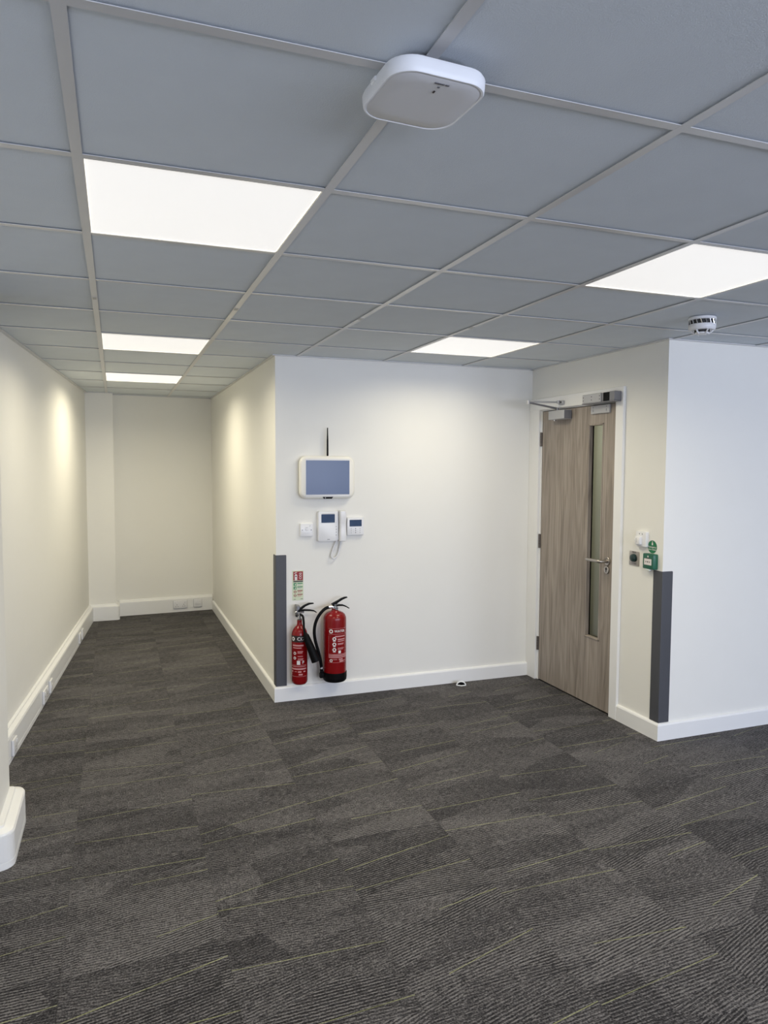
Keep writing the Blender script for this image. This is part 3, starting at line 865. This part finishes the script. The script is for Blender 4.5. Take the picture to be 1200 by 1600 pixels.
v = MB(); v.lathe([(0, -.006), (.006, -.006), (.008, .006), (0, .008)], 12, (-.02, -.008, .458)); v.build('gauge_cap', DARK, t)
v = MB(); v.tube([(.006, -.01, .464), (.012, -.026, .462), (.015, -.040, .452), (.015, -.052, .425), (.015, -.060, .385), (.018, -.068, .352)], .0075, 12); v.build('swivel_pipe', BLACK, t)
h0, h1 = Vector((.017, -.068, .360)), Vector((.086, -.100, .168))
hp = [h0.lerp(h1, s_) for s_ in (0, .06, .12, .25, .5, .8, 1.0)]
v = MB(); v.tube(hp, [.008, .012, .020, .0225, .0255, .0285, .030], 24)
v.build('horn', BLACK, t)
wr = wrapper(R1_)
deg = math.pi / 180
v = MB(); put_rect(v, -25 * deg * R1_, .311, 150 * deg * R1_, .043, 0, wr, 24); bdg = v.build('black_band', SIGNK, t)
wr2 = lambda x, z: tuple(c * 1.008 if i < 2 else c for i, c in enumerate(wr(x, z)))
v = MB(); put_text(v, 'CO2', .032, 4 * deg * R1_, .311, 0, wrap=wr2); put_ring(v, -64 * deg * R1_, .311, .006, .0135, 0, wr2); v.build('lettering', WHITEP, bdg)
v = MB()
C0 = -26 * deg * R1_
for zc, w_, h_, off in ((.268, .078, .010, 0), (.252, .060, .006, -.006), (.228, .036, .005, .016), (.219, .032, .005, .014), (.196, .034, .004, .016), (.180, .038, .004, .018), (.172, .036, .004, .016)):
    put_rect(v, C0 + off, zc, w_, h_, 0, wr, 12)
for zc, h_ in ((.137, .002), (.128, .004), (.112, .010), (.062, .0016)): put_rect(v, C0, zc, .118, h_, 0, wr, 24)
for zc, x_, w_, h_ in ((.094, -.045, .016, .012), (.094, -.015, .018, .003), (.093, .012, .022, .010), (.094, .045, .016, .008), (.076, -.055, .012, .014), (.075, .018, .026, .010)):
    put_rect(v, C0 + x_, zc, w_, h_, 0, wr, 6)
v.build('instruction_print', PINKP, t)
v = MB()
for zc in (.216, .184): put_ring(v, C0 - .022, zc, .005, .010, 0, wr)
put_rect(v, C0 + .004, .154, .022, .026, 0, wr, 6); put_rect(v, C0 + .032, .157, .004, .02, 0, wr, 2); put_rect(v, C0 + .039, .160, .004, .014, 0, wr, 2)
v.build('pictogram', WHITEP, t)

# ------------------------------------------------------------------ water extinguisher
t = thing('fire_extinguisher', 'wide red water extinguisher with black base and curved hose', 'extinguisher', (1.428, 3.346, .133), 0, 'fire extinguishers')
R2_ = .0765
prof = [(0, .004), (.06, .004), (R2_ - .001, .02), (R2_, .06), (R2_, .420), (.075, .434), (.068, .450), (.055, .462), (.038, .470), (.026, .474), (.021, .480), (.021, .490), (0, .490)]
v = MB(); v.lathe(prof, 44); v.build('cylinder', RED, t)
v = MB(); v.lathe([(0, 0), (.055, 0), (.070, .004), (.0785, .014), (.0800, .030), (.0800, .066), (.0770, .0665), (.0770, .02), (0, .01)], 44)
bs = v.build('base_skirt', BLACK, t)
v = MB(); v.box(-.105, -.070, -.014, .014, .028, .060, .003); v.build('hose_clip', BLACK, bs)
v = MB(); v.lathe([(0, .486), (.018, .486), (.018, .494), (.013, .498), (.013, .520), (0, .520)], 20); v.box(-.02, .02, -.010, .010, .500, .524, .003); v.build('valve', CHROME, t)
v = MB(); v.tube([(-.01, -.002, .502), (-.043, -.002, .500)], [.0095, .0105], 14); v.build('hose_ferrule', CHROME, t)
v = MB(); v.lathe([(0, .510), (.006, .510), (.006, .5155), (0, .5155)], 12, (.005, 0, 0)); v.tube([(.006, -.012, .492), (.006, -.024, .492)], .011, 16); v.build('pressure_gauge', CHROME, t)
v = MB(); v.bar([(-.018, 0, .512), (-.006, 0, .520), (.02, 0, .535), (.05, 0, .551), (.07, 0, .558), (.086, 0, .560)], [.012, .012, .011, .010, .009, .007], [.010, .0085, .006, .0055, .005, .003]); v.build('squeeze_lever', BLACK, t)
v = MB(); v.bar([(.0, 0, .508), (.03, 0, .510), (.055, 0, .508), (.078, 0, .498), (.100, 0, .484)], [.011, .011, .010, .009, .006], [.005, .005, .0045, .004, .003]); v.build('carry_handle', BLACK, t)
hp = [(-.040, -.002, .500), (-.060, -.004, .497), (-.085, -.008, .482), (-.110, -.010, .455), (-.130, -.010, .420), (-.142, -.010, .380), (-.145, -.010, .335), (-.138, -.010, .285), (-.124, -.010, .235), (-.108, -.008, .180), (-.097, -.004, .130), (-.092, 0, .085), (-.092, 0, .05)]
pts = []
for k in range(len(hp) - 1):
    for q in range(3): pts.append(Vector(hp[k]).lerp(Vector(hp[k + 1]), q / 3))
pts.append(Vector(hp[-1]))
for _ in range(2): pts = [pts[0]] + [(pts[i - 1] + pts[i] * 2 + pts[i + 1]) / 4 for i in range(1, len(pts) - 1)] + [pts[-1]]
v = MB(); v.tube(pts, .0105, 12); hz = v.build('hose', BLACK, t)
v = MB(); v.tube([(-.0945, -.002, .108), (-.0925, -.001, .090)], [.0095, .0115], 12); v.build('nozzle_collar', ALU, hz)
v = MB(); v.box(-.02, .02, .066, .094, .34, .44, .002); v.build('wall_bracket', ALUD, t)
wr = wrapper(R2_)
C0 = 4 * deg * R2_; HWD = 60 * deg * R2_
v = MB(); put_text(v, 'WATER', .0225, C0 + .008, .350, 0, wrap=wr); put_ring(v, C0 - .052, .350, .007, .0135, 0, wr); v.build('lettering', WHITEP, t)
v = MB()
for zc, h_ in ((.369, .0014), (.331, .0014), (.1415, .0014)): put_rect(v, C0 + .005, zc, .150, h_, 0, wr, 20)
put_rect(v, C0 - .069, .25, .0012, .14, 0, wr, 1)
for zc, w_, h_, off in ((.316, .075, .008, .012), (.296, .055, .008, .02), (.284, .050, .006, .018), (.268, .046, .005, .016), (.262, .042, .004, .014), (.238, .046, .004, .016), (.230, .042, .004, .014)):
    put_rect(v, C0 + off, zc, w_, h_, 0, wr, 12)
for zc, h_ in ((.196, .004), (.187, .007), (.176, .007)): put_rect(v, C0 + .006, zc, .15, h_, 0, wr, 20)
for zc, x_, w_, h_ in ((.162, -.03, .04, .003), (.163, .015, .03, .009), (.152, .04, .04, .004), (.150, .02, .03, .012)):
    put_rect(v, C0 + x_, zc, w_, h_, 0, wr, 8)
v.build('instruction_print', PINKP, t)
v = MB()
for zc in (.300, .264, .228): put_ring(v, C0 - .030, zc, .006, .0125, 0, wr); put_rect(v, C0 - .030, zc - .015, .018, .004, 0, wr, 4)
put_rect(v, C0 + .006, .212, .018, .018, 0, wr, 4); put_ring(v, C0 - .052, .154, .005, .010, 0, wr)
v.build('pictogram', WHITEP, t)

# ------------------------------------------------------------------ trunking sockets
def socket(loc, rz, label, double=False, kind='power'):
    t = thing('wall_socket', label, 'socket', loc, rz, 'white sockets in the cable trunking')
    wd_ = .146 if double else .086
    v = MB(); plate(v, wd_ + .005, .091, .005, 0, -.004, 0, .043); v.build('back_frame', LGREY, t)  # grey rim added behind the plate to outline its edge
    v = MB(); plate(v, wd_, .086, .004, -.003, -.014, 0, .043, .003); v.build('faceplate', PLAST, t)
    if kind == 'power':
        for cx in ((-.036, .036) if double else (0,)):
            v = MB(); plate(v, .014, .020, .002, -.013, -.0175, cx + (.012 if double else 0.024) * (1 if cx >= 0 else -1), .066, .001); v.build('rocker', PLAST, t)
            v = MB(); put_rect(v, cx, .040, .004, .009, -.0145); put_rect(v, cx - .011, .022, .007, .004, -.0145); put_rect(v, cx + .011, .022, .007, .004, -.0145); v.build('pin_slot', DARK, t)
    else:
        v = MB(); plate(v, .05, .026, .002, -.013, -.0165, 0, .043, .001); md = v.build('data_module', PLAST, t)
        v = MB(); put_rect(v, 0, .058, .06, .0015, -.0145); put_rect(v, 0, .028, .06, .0015, -.0145); v.build('marking', LGREY, t)
    return t
lrz = PI / 2 - math.atan(SL)
for y, dbl, kd, lab in ((2.99, False, 'power', 'trunking socket half hidden behind the near pillar'),
                        (3.88, True, 'power', 'double power socket midway along the left trunking'),
                        (4.085, False, 'data', 'single data socket beside the double socket on the left trunking'),
                        (5.50, False, 'power', 'nearer of the two sockets near the far end of the left trunking'),
                        (5.66, False, 'data', 'farthest socket on the left trunking, nearest the pilaster')):
    socket((face_x(y), y, .024), lrz, lab, dbl, kd)
erz = math.atan((EB[1] - EA[1]) / (EB[0] - EA[0]))
socket((.697, far_y(.697) - .036, .040), erz, 'double power socket on the corridor end trunking', True)
socket((.880, far_y(.880) - .036, .042), erz, 'data socket on the corridor end trunking, right of the double socket', False, 'data')

# ------------------------------------------------------------------ access point
t = thing('access_point', 'white rounded square wireless access point on the ceiling', 'access point', (.610, .006, H), math.radians(3))
def sq(w_, r_, z, dx=0, dy=0): return [(p[0] + dx, p[1] + dy, z) for p in rrect(w_, w_, r_, 8)]
v = MB(); v.loft([sq(.13, .03, 0), sq(.13, .03, -.021)], True, True); v.build('mounting_plate', ALUD, t)
v = MB(); v.loft([sq(.172, .042, -.018), sq(.187, .047, -.0185), sq(.192, .048, -.024), sq(.191, .048, -.037), sq(.189, .047, -.043), sq(.186, .046, -.0455), sq(.181, .045, -.0455), sq(.179, .044, -.0440)], True, True); v.build('housing', APW, t)
v = MB(); v.loft([sq(.177, .043, -.040), sq(.177, .043, -.0440), sq(.172, .042, -.0455), sq(.12, .032, -.0462)], True, True); fc = v.build('face_plate', APF, t)
v = MB()
for x0, w_ in ((-.012, .006), (-.005, .006), (.002, .005), (.009, .007)): v.box(x0, x0 + w_, -.074, -.071, -.0470, -.0440)
v.box(-.001, .003, -.063, -.060, -.0474, -.0445)
v.build('print_mark', PRINT, fc)
v = MB(); v.box(-.0015, .0015, -.048, -.042, -.0478, -.0445); v.build('status_light', SIGNK, fc)
v = MB(); v.box(-.099, -.090, -.01, .012, -.030, -.021, .002); v.build('release_clip', APW, t)

# ------------------------------------------------------------------ smoke detector
t = thing('smoke_detector', 'white smoke detector with dark vent ring on the ceiling', 'smoke detector', (2.703, 1.50, H))
v = MB(); v.lathe([(0, 0), (.060, 0), (.063, -.004), (.063, -.012), (.058, -.014), (0, -.014)], 36); v.build('base', PLAST, t)
v = MB(); v.lathe([(0, -.0135), (.055, -.0135), (.055, -.034), (0, -.034)], 36); v.build('vent_ring', DARK, t)
v = MB()
for k in range(18):
    a = 2 * PI * k / 18
    v.tube([(.058 * math.cos(a), .058 * math.sin(a), -.013), (.059 * math.cos(a + .12), .059 * math.sin(a + .12), -.035)], .0026, 6)
v.build('vent_fins', CHROME, t)
v = MB(); v.lathe([(0, -.0335), (.060, -.0335), (.062, -.038), (.061, -.052), (.055, -.060), (0, -.060)], 36); v.build('body', PLAST, t)
v = MB(); v.lathe([(0, -.0595), (.034, -.0595), (.034, -.070), (0, -.070)], 24); v.build('sensor_core', DARK, t)
for k in range(6):
    a = 2 * PI * k / 6 + .3
    v = MB(); v.tube([(.050 * math.cos(a), .050 * math.sin(a), -.058), (.040 * math.cos(a), .040 * math.sin(a), -.070), (.028 * math.cos(a), .028 * math.sin(a), -.077)], .004, 6); v.build('cage_rib', PLAST, t)
v = MB(); v.lathe([(0, -.0695), (.032, -.0695), (.030, -.076), (.020, -.0785), (0, -.079)], 24); v.build('cap', PLAST, t)

# ------------------------------------------------------------------ floor door stop
t = thing('door_stop', 'small half-round door stop with white rim on the carpet', 'door stop', (2.372, 3.345, 0), math.radians(-20))
arc = [(.032 * math.cos(PI * k / 12), 0, .026 * math.sin(PI * k / 12) + .004) for k in range(13)]
v = MB(); v.tube([(.032, 0, .003)] + arc + [(-.032, 0, .003)], .0045, 8)
v.tube([(-.033, -.001, .004), (0, -.012, .003), (.033, -.001, .004)], .004, 8); v.build('rim', GLOSS, t)
v = MB(); v.loft([[(.030 * math.cos(PI * k / 12), 0.001, .025 * math.sin(PI * k / 12) + .002) for k in range(13)], [(.026 * math.cos(PI * k / 12), .014, .018 * math.sin(PI * k / 12) + .002) for k in range(13)]], True, True); v.build('rubber_pad', BLACK, t)

# ------------------------------------------------------------------ added lamp that brightens the invented lobby behind the door glass
t = thing('lobby_light', 'LED ceiling panel in the lobby behind the door', 'ceiling light', (3.7, 3.9, H))
MB().box(-.3, .3, -.3, .3, .0, .02).build('frame', TEE, t)
MB().box(-.28, .28, -.28, .28, -.003, .001).build('diffuser', LAMP, t)
ld_ = panel_lamp(t, .55, 5.0); t.children[-1].location.z = -.0035

# print, fins and coils too small to pick apart singly
for o in bpy.data.objects:
    if o.name.split('.')[0] in ('print_mark', 'pictogram', 'instruction_print', 'text_line', 'small_print', 'vent_fins', 'coil', 'knuckle_gap',
                                'seam_line', 'symbols', 'marking', 'lettering', 'pin_slot') and o.parent:
        o['kind'] = 'stuff'
